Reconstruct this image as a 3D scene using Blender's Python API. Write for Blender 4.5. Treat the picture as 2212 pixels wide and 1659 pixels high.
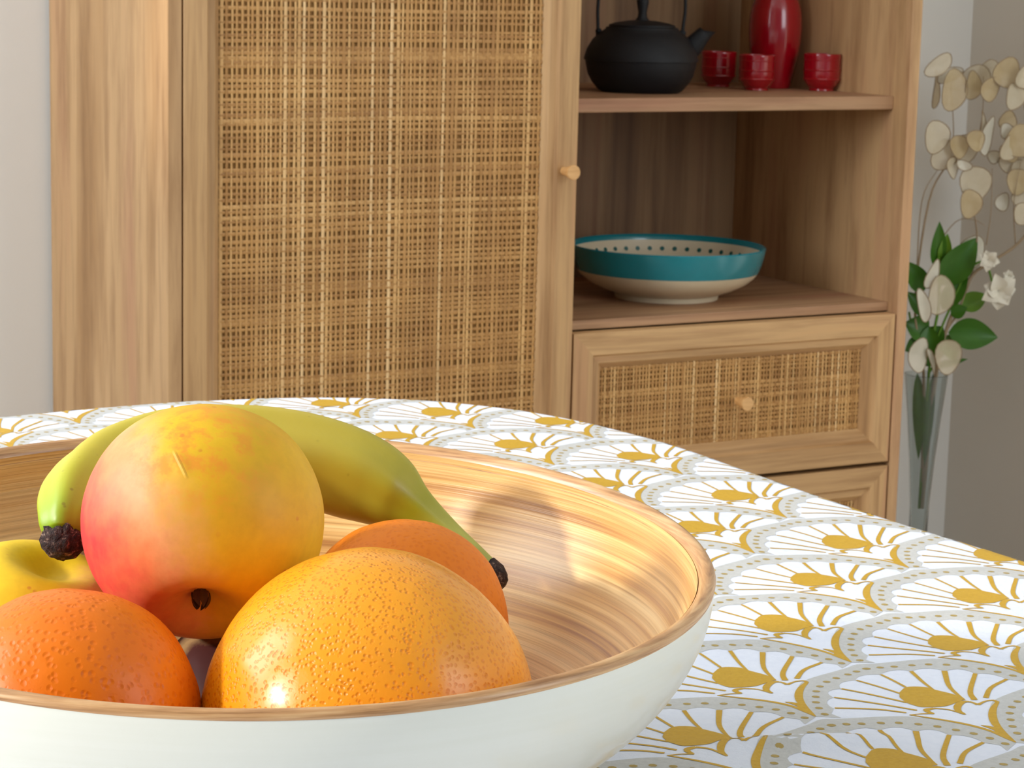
import bpy, bmesh, math, random
from mathutils import Vector, Matrix, noise
from mathutils.geometry import delaunay_2d_cdt

sc = bpy.context.scene
for o in list(bpy.data.objects):
    bpy.data.objects.remove(o)
COL = sc.collection
V = Vector

# ------------------------------------------------------------------ camera
CAM_Z = 1.04
F_PX = 5158.63
R_ = V((0.99971441, 0.00409959, 0.02354346))
U_ = V((-0.02389772, 0.17149827, 0.98489453))
F_ = V((0.0, 0.98517589, -0.17154726))
cam_d = bpy.data.cameras.new('camera')
cam = bpy.data.objects.new('camera', cam_d)
COL.objects.link(cam)
m = Matrix((( R_[0], U_[0], -F_[0]), (R_[1], U_[1], -F_[1]), (R_[2], U_[2], -F_[2]))).to_4x4()
m.translation = V((0, 0, CAM_Z))
cam.matrix_world = m
cam_d.sensor_width = 36
cam_d.sensor_fit = 'HORIZONTAL'
cam_d.lens = F_PX / 2212 * 36
cam_d.clip_start = 0.02
cam_d.clip_end = 60
cam_d.dof.use_dof = True
cam_d.dof.focus_distance = 0.80
cam_d.dof.aperture_fstop = 85
sc.camera = cam

# ------------------------------------------------------------------ room frame (u right along the back wall, w into the back wall)
YAW = 0.5229
UD = V((math.cos(YAW), math.sin(YAW), 0))
WD = V((-math.sin(YAW), math.cos(YAW), 0))
CAB = V((-0.3801, 2.6, 0))
def room(u, w, z=0.0):
    return CAB + UD * u + WD * w + V((0, 0, z))

# ------------------------------------------------------------------ world, sun, window light, exposure
wd = bpy.data.worlds.new('world')
sc.world = wd
wd.use_nodes = True
bg = wd.node_tree.nodes['Background']
bg.inputs[0].default_value = (0.84, 0.92, 1.0, 1)
bg.inputs[1].default_value = 0.20

sun_d = bpy.data.lights.new('sun', 'SUN')
sun_d.energy = 3.4
sun_d.angle = math.radians(5.0)
sun_d.color = (1.0, 0.955, 0.88)
sun = bpy.data.objects.new('sun', sun_d)
COL.objects.link(sun)
SRC = (UD * -0.90 + WD * 0.10 + V((0, 0, 0.35))).normalized()   # towards the sun
sun.rotation_euler = SRC.to_track_quat('Z', 'Y').to_euler()
sun.location = (-3, 0, 3)

WALL_L = -1.9
win_d = bpy.data.lights.new('window_daylight', 'AREA')
win_d.shape = 'RECTANGLE'
win_d.size = 0.9
win_d.size_y = 1.25
win_d.energy = 42
win_d.color = (0.86, 0.93, 1.0)
win = bpy.data.objects.new('window_daylight', win_d)
COL.objects.link(win)
win.location = room(WALL_L + 0.03, -0.80, 1.66)
win.rotation_euler = (-UD).to_track_quat('Z', 'Y').to_euler()
q = Matrix((( -UD[0], WD[0], 0), (-UD[1], WD[1], 0), (0, 0, 1)))
# local X -> WD, local Y -> up, local Z -> -UD (light shines along +UD)
mw = Matrix(((WD[0], 0, -UD[0]), (WD[1], 0, -UD[1]), (0, 1, 0))).to_4x4()
mw.translation = win.location
win.matrix_world = mw
# fill lamp added behind the camera to lift the back wall and cabinet front
fill_d = bpy.data.lights.new('terrace_daylight', 'AREA')
fill_d.shape = 'RECTANGLE'; fill_d.size = 1.0; fill_d.size_y = 1.5
fill_d.energy = 27; fill_d.color = (0.86, 0.93, 1.0)
fill_lamp = bpy.data.objects.new('terrace_daylight', fill_d)
COL.objects.link(fill_lamp)
mw2 = Matrix(((-UD[0], 0, -WD[0]), (-UD[1], 0, -WD[1]), (0, 1, 0))).to_4x4()
mw2.translation = room(0.95, -3.5, 1.7)
fill_lamp.matrix_world = mw2

sc.view_settings.view_transform = 'Standard'
sc.view_settings.look = 'None'
sc.view_settings.gamma = 1
sc.view_settings.use_curve_mapping = False
sc.view_settings.exposure = -0.1

# ------------------------------------------------------------------ helpers
def tag(o, label=None, cat=None, group=None, kind=None):
    if label: o['label'] = label
    if cat: o['category'] = cat
    if group: o['group'] = group
    if kind: o['kind'] = kind
    return o

def empty(name, loc, rz=0.0):
    o = bpy.data.objects.new(name, None)
    COL.objects.link(o)
    o.location = loc
    o.rotation_euler = (0, 0, rz)
    o.empty_display_size = 0.02
    return o

class MB:
    """collects geometry, builds ONE mesh object"""
    def __init__(self):
        self.v, self.f, self.m, self.tone = [], [], [], []
    def add(self, vs, fs, mi=0, tone=None):
        b = len(self.v)
        self.v += [tuple(p) for p in vs]
        self.f += [tuple(i + b for i in f) for f in fs]
        self.m += [mi] * len(fs)
        if tone is None: self.tone += [0.5] * len(vs)
        elif isinstance(tone, (int, float)): self.tone += [tone] * len(vs)
        else: self.tone += list(tone)
        return b
    def box(self, a, b, mi=0):
        (x0, y0, z0), (x1, y1, z1) = a, b
        vs = [(x0,y0,z0),(x1,y0,z0),(x1,y1,z0),(x0,y1,z0),(x0,y0,z1),(x1,y0,z1),(x1,y1,z1),(x0,y1,z1)]
        fs = [(0,3,2,1),(4,5,6,7),(0,1,5,4),(1,2,6,5),(2,3,7,6),(3,0,4,7)]
        self.add(vs, fs, mi)
    def lathe(self, prof, seg=64, mi=0, mat=None, closed=False, tone=None):
        """prof: list of (r, z) around local Z"""
        n = len(prof); vs = []; tn = []
        for k, (r, z) in enumerate(prof):
            for i in range(seg):
                a = 2 * math.pi * i / seg
                p = V((r * math.cos(a), r * math.sin(a), z))
                vs.append(mat @ p if mat else p)
                tn.append(tone[k] if tone else 0.5)
        fs = []
        rng = n if closed else n - 1
        for k in range(rng):
            k2 = (k + 1) % n
            for i in range(seg):
                j = (i + 1) % seg
                fs.append((k*seg+i, k*seg+j, k2*seg+j, k2*seg+i))
        self.add(vs, fs, mi, tn)
    def tube(self, pts, rad, seg=10, mi=0, caps=True, shape=None, tone=None):
        pts = [V(p) for p in pts]
        n = len(pts)
        if not isinstance(rad, (list, tuple)): rad = [rad] * n
        vs, fs, tn = [], [], []
        up = None
        for i in range(n):
            t = (pts[min(i+1, n-1)] - pts[max(i-1, 0)]).normalized()
            if up is None:
                up = t.orthogonal().normalized()
            up = (up - t * up.dot(t)).normalized()
            sd = t.cross(up)
            for k in range(seg):
                a = 2 * math.pi * k / seg
                rr = rad[i] * (shape(a, i / (n - 1)) if shape else 1)
                vs.append(pts[i] + (up * math.cos(a) + sd * math.sin(a)) * rr)
                tn.append(i / (n - 1) if tone == 'len' else (tone if tone is not None else 0.5))
        for i in range(n - 1):
            for k in range(seg):
                j = (k + 1) % seg
                fs.append((i*seg+k, i*seg+j, (i+1)*seg+j, (i+1)*seg+k))
        if caps:
            fs.append(tuple(range(seg))[::-1])
            fs.append(tuple((n-1)*seg + k for k in range(seg)))
        self.add(vs, fs, mi, tn)
    def build(self, name, mats, parent=None, smooth=True, loc=None, rot=None, sharp=None, bevel=None, subsurf=0):
        me = bpy.data.meshes.new(name)
        me.from_pydata(self.v, [], self.f)
        if not isinstance(mats, (list, tuple)): mats = [mats]
        for mm in mats: me.materials.append(mm)
        me.polygons.foreach_set('material_index', self.m)
        me.polygons.foreach_set('use_smooth', [smooth] * len(self.f))
        at = me.attributes.new('tone', 'FLOAT', 'POINT')
        at.data.foreach_set('value', self.tone)
        me.validate(); me.update()
        if sharp and smooth:
            me.set_sharp_from_angle(angle=math.radians(sharp))
        o = bpy.data.objects.new(name, me)
        COL.objects.link(o)
        if parent: o.parent = parent
        if loc is not None: o.location = loc
        if rot is not None: o.rotation_euler = rot
        if bevel:
            b = o.modifiers.new('bevel', 'BEVEL'); b.width = bevel; b.segments = 2; b.limit_method = 'ANGLE'
        if subsurf:
            s = o.modifiers.new('subsurf', 'SUBSURF'); s.levels = subsurf; s.render_levels = subsurf
        return o

def catmull(pts, n=8):
    pts = [V(p) if len(p) > 2 else V((p[0], p[1], 0)) for p in pts]
    P = [pts[0] * 2 - pts[1]] + pts + [pts[-1] * 2 - pts[-2]]
    out = []
    for i in range(1, len(P) - 2):
        a, b, c, d = P[i-1], P[i], P[i+1], P[i+2]
        for k in range(n):
            t = k / n
            out.append(0.5 * ((2*b) + (c - a)*t + (2*a - 5*b + 4*c - d)*t*t + (3*b - a - 3*c + d)*t**3))
    out.append(P[-2].copy())
    return out

def lerp_list(keys, n):
    """keys: list of values spread evenly -> n values"""
    out = []
    for i in range(n):
        x = i / (n - 1) * (len(keys) - 1)
        k = min(int(x), len(keys) - 2)
        out.append(keys[k] + (keys[k+1] - keys[k]) * (x - k))
    return out

# ------------------------------------------------------------------ materials
class NT:
    def __init__(self, name):
        self.mat = bpy.data.materials.new(name)
        self.mat.use_nodes = True
        self.t = self.mat.node_tree
        self.b = self.t.nodes['Principled BSDF']
    def n(self, typ, **kw):
        nd = self.t.nodes.new(typ)
        for k, v in kw.items():
            if k.startswith('i_'):
                nd.inputs[int(k[2:])].default_value = v
            else: setattr(nd, k, v)
        return nd
    def l(self, a, b):
        self.t.links.new(a, b)
    def coords(self, scale=(1,1,1), kind='Object', rot=(0,0,0)):
        tc = self.n('ShaderNodeTexCoord')
        mp = self.n('ShaderNodeMapping')
        mp.inputs['Scale'].default_value = scale
        mp.inputs['Rotation'].default_value = rot
        self.l(tc.outputs[kind], mp.inputs[0])
        return mp.outputs[0]
    def noise(self, vec, scale, detail=3, rough=0.5, dist=0.0):
        nd = self.n('ShaderNodeTexNoise')
        nd.inputs['Scale'].default_value = scale
        nd.inputs['Detail'].default_value = detail
        nd.inputs['Roughness'].default_value = rough
        nd.inputs['Distortion'].default_value = dist
        if vec: self.l(vec, nd.inputs['Vector'])
        return nd.outputs['Fac']
    def ramp(self, fac, stops, interp='LINEAR'):
        nd = self.n('ShaderNodeValToRGB')
        nd.color_ramp.interpolation = interp
        e = nd.color_ramp.elements
        e[0].position, e[0].color = stops[0][0], (*stops[0][1], 1)
        e[1].position, e[1].color = stops[-1][0], (*stops[-1][1], 1)
        for p, c in stops[1:-1]:
            x = e.new(p); x.color = (*c, 1)
        self.l(fac, nd.inputs[0])
        return nd.outputs[0]
    def mix(self, fac, a, b, mode='MIX'):
        nd = self.n('ShaderNodeMix'); nd.data_type = 'RGBA'; nd.blend_type = mode
        for s, val in ((0, fac), (6, a), (7, b)):
            if isinstance(val, (int, float)): nd.inputs[s].default_value = val
            elif isinstance(val, tuple): nd.inputs[s].default_value = (*val, 1)
            else: self.l(val, nd.inputs[s])
        return nd.outputs[2]
    def math(self, op, a, b=0.0, c=None, clamp=False):
        nd = self.n('ShaderNodeMath'); nd.operation = op; nd.use_clamp = clamp
        for s, val in ((0, a), (1, b), (2, c)):
            if val is None: continue
            if isinstance(val, (int, float)): nd.inputs[s].default_value = val
            else: self.l(val, nd.inputs[s])
        return nd.outputs[0]
    def attr(self, name='tone'):
        nd = self.n('ShaderNodeAttribute'); nd.attribute_name = name
        return nd.outputs['Fac']
    def bump(self, h, strength, dist, prev=None):
        nd = self.n('ShaderNodeBump')
        nd.inputs['Strength'].default_value = strength
        nd.inputs['Distance'].default_value = dist
        self.l(h, nd.inputs['Height'])
        if prev: self.l(prev, nd.inputs['Normal'])
        return nd.outputs[0]
    def out(self, col=None, rough=None, normal=None, **kw):
        def put(name, v):
            s = self.b.inputs[name]
            if isinstance(v, (int, float)): s.default_value = v
            elif isinstance(v, tuple): s.default_value = (*v, 1) if len(v) == 3 and s.type == 'RGBA' else v
            else: self.l(v, s)
        if col is not None: put('Base Color', col)
        if rough is not None: put('Roughness', rough)
        if normal is not None: put('Normal', normal)
        for k, v in kw.items(): put(k.replace('_', ' '), v)
        return self.mat

def srgb(r, g, b):
    f = lambda c: ((c/255 + 0.055)/1.055)**2.4 if c/255 > 0.04045 else c/255/12.92
    return (f(r), f(g), f(b))

def wood(name, scale, light, dark, red, rough=0.55, seed=0.0):
    t = NT(name)
    c = t.coords(scale)
    ad = t.n('ShaderNodeVectorMath'); ad.operation = 'ADD'; ad.inputs[1].default_value = (seed, seed*1.7, seed*.3)
    t.l(c, ad.inputs[0]); c = ad.outputs[0]
    n1 = t.noise(c, 1.0, 4, 0.55, 0.4)
    n2 = t.noise(c, 4.5, 5, 0.65, 0.2)
    n3 = t.noise(c, 0.55, 2, 0.5)
    k = t.ramp(n1, [(0.34, dark), (0.47, light), (0.56, light), (0.68, red)])
    fine = t.ramp(n2, [(0.30, (0.68, 0.62, 0.56)), (0.55, (1, 1, 1)), (0.75, (1.05, 1.03, 1.0))])
    k = t.mix(1.0, k, fine, 'MULTIPLY')
    big = t.ramp(n3, [(0.35, (0.86, 0.84, 0.80)), (0.6, (1.04, 1.04, 1.04))])
    k = t.mix(0.8, k, big, 'MULTIPLY')
    return t.out(k, rough, t.bump(n2, 0.15, 0.001))

OAK_L, OAK_D, OAK_R = srgb(207, 165, 114), srgb(174, 130, 82), srgb(198, 148, 106)
M_wood_v = wood('oak_vertical', (22, 22, 0.9), OAK_L, OAK_D, OAK_R)
M_wood_h = wood('oak_horizontal', (0.9, 22, 22), OAK_L, OAK_D, OAK_R, seed=3.1)
M_wood_side = wood('oak_side', (10, 9, 0.9), srgb(205, 164, 117), srgb(178, 136, 90), srgb(198, 150, 110), seed=7.7)
M_wood_shelf = wood('oak_shelf', (0.9, 18, 18), srgb(186, 145, 108), srgb(150, 108, 76), srgb(180, 128, 98), seed=5.3)
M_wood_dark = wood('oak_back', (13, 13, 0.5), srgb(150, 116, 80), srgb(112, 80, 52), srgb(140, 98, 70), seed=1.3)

t = NT('knob_beech')
c = t.coords((60, 60, 400))
M_knob = t.out(t.ramp(t.noise(c, 1.0, 3), [(0.3, srgb(214, 160, 98)), (0.7, srgb(232, 182, 120))]), 0.45)

def paint(name, col, rough=0.8, amt=0.04):
    t = NT(name)
    c = t.coords((1, 1, 1))
    n = t.noise(c, 3.0, 3)
    k = t.mix(t.math('MULTIPLY', n, amt * 4), col, tuple(x * 0.9 for x in col))
    return t.out(k, rough, t.bump(t.noise(c, 350, 3), 0.12, 0.001))
M_wall = paint('wall_paint', srgb(240, 237, 230))
M_wall_r_shade = paint('wall_paint_right', srgb(234, 230, 221))  # wall paint darkened a little to stand for the right wall's shade
M_ceil = paint('ceiling_paint', srgb(235, 233, 228))
M_trim = paint('trim_paint', srgb(232, 230, 224), 0.4)
M_floor = wood('floor_oak', (1.2, 14, 14), srgb(176, 160, 140), srgb(140, 124, 106), srgb(160, 140, 120), 0.45, 9.1)

# cane
t = NT('cane_strand')
a = t.attr()
c = t.coords((1, 1, 1))
k = t.ramp(a, [(0.0, srgb(164, 114, 56)), (0.35, srgb(198, 148, 84)), (0.7, srgb(226, 180, 116)), (1.0, srgb(242, 204, 148))])
nz = t.noise(c, 14, 3, 0.6)
k = t.mix(0.55, k, t.ramp(nz, [(0.33, (0.68, 0.60, 0.50)), (0.62, (1.08, 1.06, 1.02))]), 'MULTIPLY')
M_cane = t.out(k, 0.5)
t = NT('cane_backing')
M_caneback = t.out(t.mix(t.noise(t.coords((1, 1, 1)), 20, 3), srgb(138, 96, 42), srgb(162, 116, 60)), 0.8)

# cloth
t = NT('cloth_white')
c = t.coords()
nb = t.noise(c, 1400, 2)
nb2 = t.noise(c, 260, 4, 0.6)
M_cloth = t.out(t.mix(nb2, srgb(216, 221, 235), srgb(230, 233, 243)), 0.9, t.bump(nb2, 0.25, 0.0012, t.bump(nb, 0.2, 0.0004)))
t = NT('cloth_grey_print')
c = t.coords()
M_grey = t.out(t.mix(t.noise(c, 420, 3, 0.7), srgb(178, 177, 174), srgb(206, 205, 202)), 0.9, t.bump(t.noise(c, 260, 4, .6), 0.25, 0.0012))
t = NT('cloth_gold_print')
c = t.coords()
M_gold = t.out(t.mix(t.noise(c, 500, 4, 0.7), srgb(182, 138, 18), srgb(212, 170, 52)), 0.55, t.bump(t.noise(c, 260, 4, .6), 0.3, 0.0012))
t = NT('cloth_dot_print')
M_dot = t.out(t.mix(t.noise(t.coords(), 700, 3), srgb(158, 132, 66), srgb(184, 160, 98)), 0.8)

# bamboo inside of the bowl : rings that coil round, tone attribute = arc length (0..1)
def bamboo(name, tint=1.0):
    t = NT(name)
    tc = t.n('ShaderNodeTexCoord')
    sx = t.n('ShaderNodeSeparateXYZ'); t.l(tc.outputs['Object'], sx.inputs[0])
    arc = t.attr()
    # arc length wobbles a little around the bowl so the strips run slightly aslant
    wob = t.noise(tc.outputs['Object'], 3, 1)
    s = t.math('ADD', t.math('MULTIPLY', arc, 1.0), t.math('MULTIPLY', wob, 0.05))
    def layer(k, xy, detail):
        cx = t.n('ShaderNodeCombineXYZ')
        t.l(t.math('MULTIPLY', sx.outputs[0], xy), cx.inputs[0])
        t.l(t.math('MULTIPLY', sx.outputs[1], xy), cx.inputs[1])
        t.l(t.math('MULTIPLY', s, k), cx.inputs[2])
        return t.noise(cx.outputs[0], 1.0, detail, 0.6)
    n1 = layer(30, 3.0, 3)
    n2 = layer(110, 6, 3)
    n3 = layer(330, 12, 2)
    k = t.ramp(n1, [(0.30, srgb(176, 118, 60)), (0.42, srgb(216, 166, 98)), (0.55, srgb(236, 194, 128)), (0.70, srgb(244, 210, 150))])
    k = t.mix(0.85, k, t.ramp(n2, [(0.30, (0.60, 0.48, 0.36)), (0.46, (0.92, 0.88, 0.82)), (0.62, (1.05, 1.05, 1.03))]), 'MULTIPLY')
    k = t.mix(0.6, k, t.ramp(n3, [(0.34, (0.72, 0.62, 0.50)), (0.52, (1, 1, 1)), (0.7, (1.06, 1.06, 1.06))]), 'MULTIPLY')
    return t.out(k, 0.36, t.bump(n3, 0.25, 0.0006), Coat_Weight=0.25, Coat_Roughness=0.25)
M_bamboo = bamboo('bamboo_lining')
t = NT('bamboo_rim')
c = t.coords((30, 30, 900))
M_rim = t.out(t.ramp(t.noise(c, 1.0, 4, 0.6), [(0.3, srgb(150, 104, 62)), (0.5, srgb(196, 148, 98)), (0.7, srgb(222, 182, 132))]), 0.42, Coat_Weight=0.3, Coat_Roughness=0.2)
t = NT('cream_lacquer')
c = t.coords((6, 6, 240))
M_lacq = t.out(t.mix(t.noise(c, 1.0, 4, 0.6), srgb(230, 230, 214), srgb(238, 238, 226)), 0.3, t.bump(t.noise(c, 1.0, 4), 0.12, 0.0006), Coat_Weight=0.5, Coat_Roughness=0.12)

def citrus(name, base, pore, blush, scale, bump, rough, coat, dark_pores):
    t = NT(name)
    tc = t.n('ShaderNodeTexCoord')
    ob = tc.outputs['Object']
    wv = t.n('ShaderNodeTexNoise'); wv.inputs['Scale'].default_value = 160; t.l(ob, wv.inputs['Vector'])
    vm = t.n('ShaderNodeVectorMath'); vm.operation = 'SCALE'; vm.inputs['Scale'].default_value = 0.0022
    t.l(wv.outputs['Color'], vm.inputs[0])
    va = t.n('ShaderNodeVectorMath'); va.operation = 'ADD'; t.l(ob, va.inputs[0]); t.l(vm.outputs[0], va.inputs[1])
    vo = t.n('ShaderNodeTexVoronoi'); vo.inputs['Scale'].default_value = scale
    t.l(va.outputs[0], vo.inputs['Vector'])
    d = vo.outputs['Distance']
    dots = t.ramp(d, [(0.0, (1, 1, 1)), (0.26, (0.9, 0.9, 0.9)), (0.52, (0, 0, 0))])
    big = t.noise(ob, 26, 3, 0.5)
    k = t.mix(t.ramp(big, [(0.35, (0, 0, 0)), (0.68, (1, 1, 1))]), base, blush)
    k = t.mix(t.math('MULTIPLY', dots, dark_pores), k, pore)
    # pits go inwards at the pore centres; not every pore is equally deep
    amp = t.ramp(t.noise(ob, 90, 2), [(0.3, (0.75, 0.75, 0.75)), (0.62, (1, 1, 1))])
    h = t.math('MULTIPLY', t.ramp(d, [(0.0, (0, 0, 0)), (0.45, (1, 1, 1))]), amp)
    h2 = t.noise(ob, 300, 3, 0.6)
    nrm = t.bump(h2, 0.18, 0.0006, t.bump(h, bump, 0.0006))
    return t.out(k, rough, nrm, Coat_Weight=coat, Coat_Roughness=0.22, Specular_IOR_Level=0.28)
M_grape = citrus('grapefruit_skin', srgb(240, 156, 10), srgb(224, 120, 4), srgb(242, 156, 34), 620, 0.6, 0.36, 0.4, 0.5)
M_orange = citrus('orange_skin', srgb(230, 114, 0), srgb(208, 92, 0), srgb(232, 120, 4), 420, 0.5, 0.42, 0.08, 0.3)
M_orange2 = citrus('orange_skin_rear', srgb(226, 122, 20), srgb(204, 96, 6), srgb(230, 128, 28), 480, 0.3, 0.5, 0.0, 0.3)

def apple_skin(name, yellow, yellow2, red, pink, dirv, lo, hi, rough=0.52, fleck=True, scar=None):
    t = NT(name)
    tc = t.n('ShaderNodeTexCoord'); ob = tc.outputs['Object']
    dt = t.n('ShaderNodeVectorMath'); dt.operation = 'DOT_PRODUCT'
    nv = t.n('ShaderNodeVectorMath'); nv.operation = 'NORMALIZE'
    t.l(ob, nv.inputs[0]); t.l(nv.outputs[0], dt.inputs[0]); dt.inputs[1].default_value = dirv
    d = dt.outputs['Value']
    mott = t.noise(ob, 95, 4, 0.6)
    stre = t.noise(t.coords((1, 1, 0.35)), 60, 4, 0.6)
    f = t.math('ADD', d, t.math('MULTIPLY', t.math('SUBTRACT', mott, 0.5), 0.35))
    f = t.math('ADD', f, t.math('MULTIPLY', t.math('SUBTRACT', stre, 0.5), 0.35))
    mr = t.n('ShaderNodeMapRange'); mr.inputs['From Min'].default_value = lo; mr.inputs['From Max'].default_value = hi
    t.l(f, mr.inputs[0])
    base = t.mix(t.ramp(t.noise(ob, 22, 3), [(0.38, (0, 0, 0)), (0.62, (1, 1, 1))]), yellow, yellow2)
    k = t.mix(t.math('MULTIPLY', mr.outputs[0], 2.2, clamp=True), base, t.ramp(mr.outputs[0], [(0.0, yellow), (0.40, tuple(a_*0.6+b_*0.4 for a_, b_ in zip(pink, (0.9, 0.62, 0.25)))), (0.66, pink), (1.0, red)]))
    spk = t.n('ShaderNodeTexVoronoi'); spk.inputs['Scale'].default_value = 150; t.l(ob, spk.inputs['Vector'])
    sp = t.ramp(spk.outputs['Distance'], [(0.0, (1, 1, 1)), (0.09, (1, 1, 1)), (0.15, (0, 0, 0))])
    sp = t.math('MULTIPLY', sp, t.ramp(t.noise(ob, 60, 1), [(0.52, (0, 0, 0)), (0.6, (0.55, 0.55, 0.55))]))
    k = t.mix(sp, k, srgb(206, 112, 40))
    up = t.n('ShaderNodeVectorMath'); up.operation = 'DOT_PRODUCT'; t.l(nv.outputs[0], up.inputs[0]); up.inputs[1].default_value = V((-0.05, -0.55, 0.83))
    um = t.math('MULTIPLY', t.math('SUBTRACT', up.outputs['Value'], 0.66), 3.0, clamp=True)
    fl = t.ramp(t.noise(ob, 130, 4, 0.7), [(0.44, (0, 0, 0)), (0.60, (0.75, 0.75, 0.75))])
    k = t.mix(t.math('MULTIPLY', t.math('MULTIPLY', um, fl), 0.75 if fleck else 0.0), k, srgb(228, 116, 46))
    k = t.mix(0.7, k, t.ramp(t.noise(ob, 260, 3, 0.6), [(0.3, (0.93, 0.91, 0.84)), (0.65, (1.05, 1.05, 1.06))]), 'MULTIPLY')
    nrm = t.bump(t.noise(ob, 420, 3), 0.1, 0.0005)
    if scar:                        # healed scratch: a short pale ridge in the skin
        sp_, sd_ = scar
        v1 = t.n('ShaderNodeVectorMath'); v1.operation = 'SUBTRACT'; t.l(ob, v1.inputs[0]); v1.inputs[1].default_value = sp_
        al = t.n('ShaderNodeVectorMath'); al.operation = 'DOT_PRODUCT'; t.l(v1.outputs[0], al.inputs[0]); al.inputs[1].default_value = sd_
        cr = t.n('ShaderNodeVectorMath'); cr.operation = 'CROSS_PRODUCT'; t.l(v1.outputs[0], cr.inputs[0]); cr.inputs[1].default_value = sd_
        cn = t.n('ShaderNodeVectorMath'); cn.operation = 'DOT_PRODUCT'; t.l(cr.outputs[0], cn.inputs[0]); t.l(nv.outputs[0], cn.inputs[1])
        pe = t.math('ABSOLUTE', cn.outputs['Value'])
        m1 = t.math('SUBTRACT', 1.0, t.math('MULTIPLY', pe, 1 / 0.00060), clamp=True)
        m2 = t.math('MULTIPLY', t.math('SUBTRACT', 0.0052, t.math('ABSOLUTE', al.outputs['Value'])), 600.0, clamp=True)
        mk = t.math('MULTIPLY', m1, m2)
        k = t.mix(t.math('MULTIPLY', mk, 0.35), k, srgb(244, 204, 90))
        nrm = t.bump(mk, 0.5, 0.0006, nrm)
    return t.out(k, rough, nrm, Coat_Weight=0.06, Coat_Roughness=0.35, Specular_IOR_Level=0.32)
M_apple = apple_skin('apple_skin_blushed', srgb(230, 184, 26), srgb(224, 168, 24), srgb(216, 60, 62), srgb(236, 134, 84), V((-0.80, -0.25, -0.22)).normalized(), -0.05, 0.98, scar=(R_ * -0.0030 + U_ * 0.0205 - F_ * 0.0340, (R_ * 0.42 - U_ * 0.90).normalized()))
M_apple2 = apple_skin('apple_skin_yellow', srgb(240, 204, 36), srgb(236, 196, 30), srgb(238, 110, 30), srgb(242, 150, 50), V((0.9, 0.0, 0.1)).normalized(), 0.45, 1.3, fleck=False)
M_apple3 = apple_skin('apple_skin_dark', srgb(72, 26, 12), srgb(60, 20, 10), srgb(60, 14, 10), srgb(70, 22, 14), V((0, -1, 0)), 0.0, 0.8, rough=0.8, fleck=False)  # skin coloured dark to stand for the shade deep between the fruit
t = NT('calyx_brown'); M_calyx = t.out(t.mix(t.noise(t.coords(), 400, 3), srgb(58, 38, 26), srgb(96, 70, 48)), 0.85)

t = NT('banana_skin')
a = t.attr()
ob = t.n('ShaderNodeTexCoord').outputs['Object']
k = t.ramp(a, [(0.0, srgb(120, 160, 20)), (0.07, srgb(150, 174, 30)), (0.20, srgb(204, 186, 50)), (0.45, srgb(204, 180, 60)), (0.62, srgb(178, 164, 48)), (0.76, srgb(158, 156, 30)), (0.86, srgb(176, 176, 84)), (1.0, srgb(156, 164, 84))])
n = t.noise(ob, 38, 3)
k = t.mix(0.5, k, t.ramp(n, [(0.3, (0.90, 0.92, 0.75)), (0.6, (1.03, 1.02, 1.0))]), 'MULTIPLY')
sp = t.n('ShaderNodeTexVoronoi'); sp.inputs['Scale'].default_value = 170; t.l(ob, sp.inputs['Vector'])
s = t.math('MULTIPLY', t.ramp(sp.outputs['Distance'], [(0.0, (1, 1, 1)), (0.09, (0.8, 0.8, 0.8)), (0.15, (0, 0, 0))]), t.ramp(t.noise(ob, 70, 1), [(0.5, (0, 0, 0)), (0.6, (0.6, 0.6, 0.6))]))
k = t.mix(s, k, srgb(110, 90, 30))
M_banana = t.out(k, 0.42, t.bump(t.noise(ob, 500, 3), 0.12, 0.0005), Subsurface_Weight=0.08, Subsurface_Radius=(0.006, 0.004, 0.001))
t = NT('banana_tip_black')
c = t.coords()
M_btip = t.out(t.ramp(t.noise(c, 420, 4, 0.7), [(0.38, srgb(38, 26, 26)), (0.55, srgb(70, 48, 44)), (0.68, srgb(178, 150, 132))]), 0.9, t.bump(t.noise(c, 500, 4, .7), 1.0, 0.003))

def plain(name, col, rough, var=0.08, scale=60, **kw):
    t = NT(name)
    k = t.mix(t.noise(t.coords(), scale, 3), tuple(x * (1 - var) for x in col), tuple(min(1, x * (1 + var)) for x in col))
    return t.out(k, rough, **kw)
M_red = plain('red_glaze', srgb(158, 4, 22), 0.2, 0.12, 40, Coat_Weight=0.6, Coat_Roughness=0.08)
t = NT('cast_iron')
M_iron = t.out(t.mix(t.noise(t.coords(), 300, 3), srgb(14, 15, 18), srgb(24, 24, 28)), 0.55, t.bump(t.noise(t.coords(), 900, 3), 0.5, 0.0008), Specular_IOR_Level=0.35)
M_teal = plain('teal_glaze', srgb(10, 128, 140), 0.22, 0.1, 50, Coat_Weight=0.4, Coat_Roughness=0.1)
M_creamc = plain('cream_ceramic', srgb(222, 208, 178), 0.35, 0.05, 50)
M_petrol = plain('dark_green_glaze', srgb(24, 92, 88), 0.3)
t = NT('vase_glass')
M_glass = t.out(t.mix(t.noise(t.coords(), 8, 2), srgb(222, 230, 230), srgb(230, 236, 236)), 0.04, Transmission_Weight=0.95, IOR=1.45)
M_leaf = plain('leaf_green', srgb(58, 112, 16), 0.4, 0.35, 30)
M_leaf2 = plain('leaf_green_light', srgb(98, 146, 34), 0.4, 0.2, 30)
M_stem = plain('dried_stem', srgb(168, 146, 116), 0.7, 0.15, 60)
def disc_mat(name, c1, c2, alpha):
    t = NT(name)
    ob = t.coords()
    k = t.mix(t.noise(ob, 60, 4, 0.6), c1, c2)
    return t.out(k, 0.45, t.bump(t.noise(ob, 200, 3), 0.3, 0.001), Transmission_Weight=0.0, Alpha=alpha)
M_disc = disc_mat('honesty_disc', srgb(216, 200, 164), srgb(238, 226, 200), 0.72)
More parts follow.
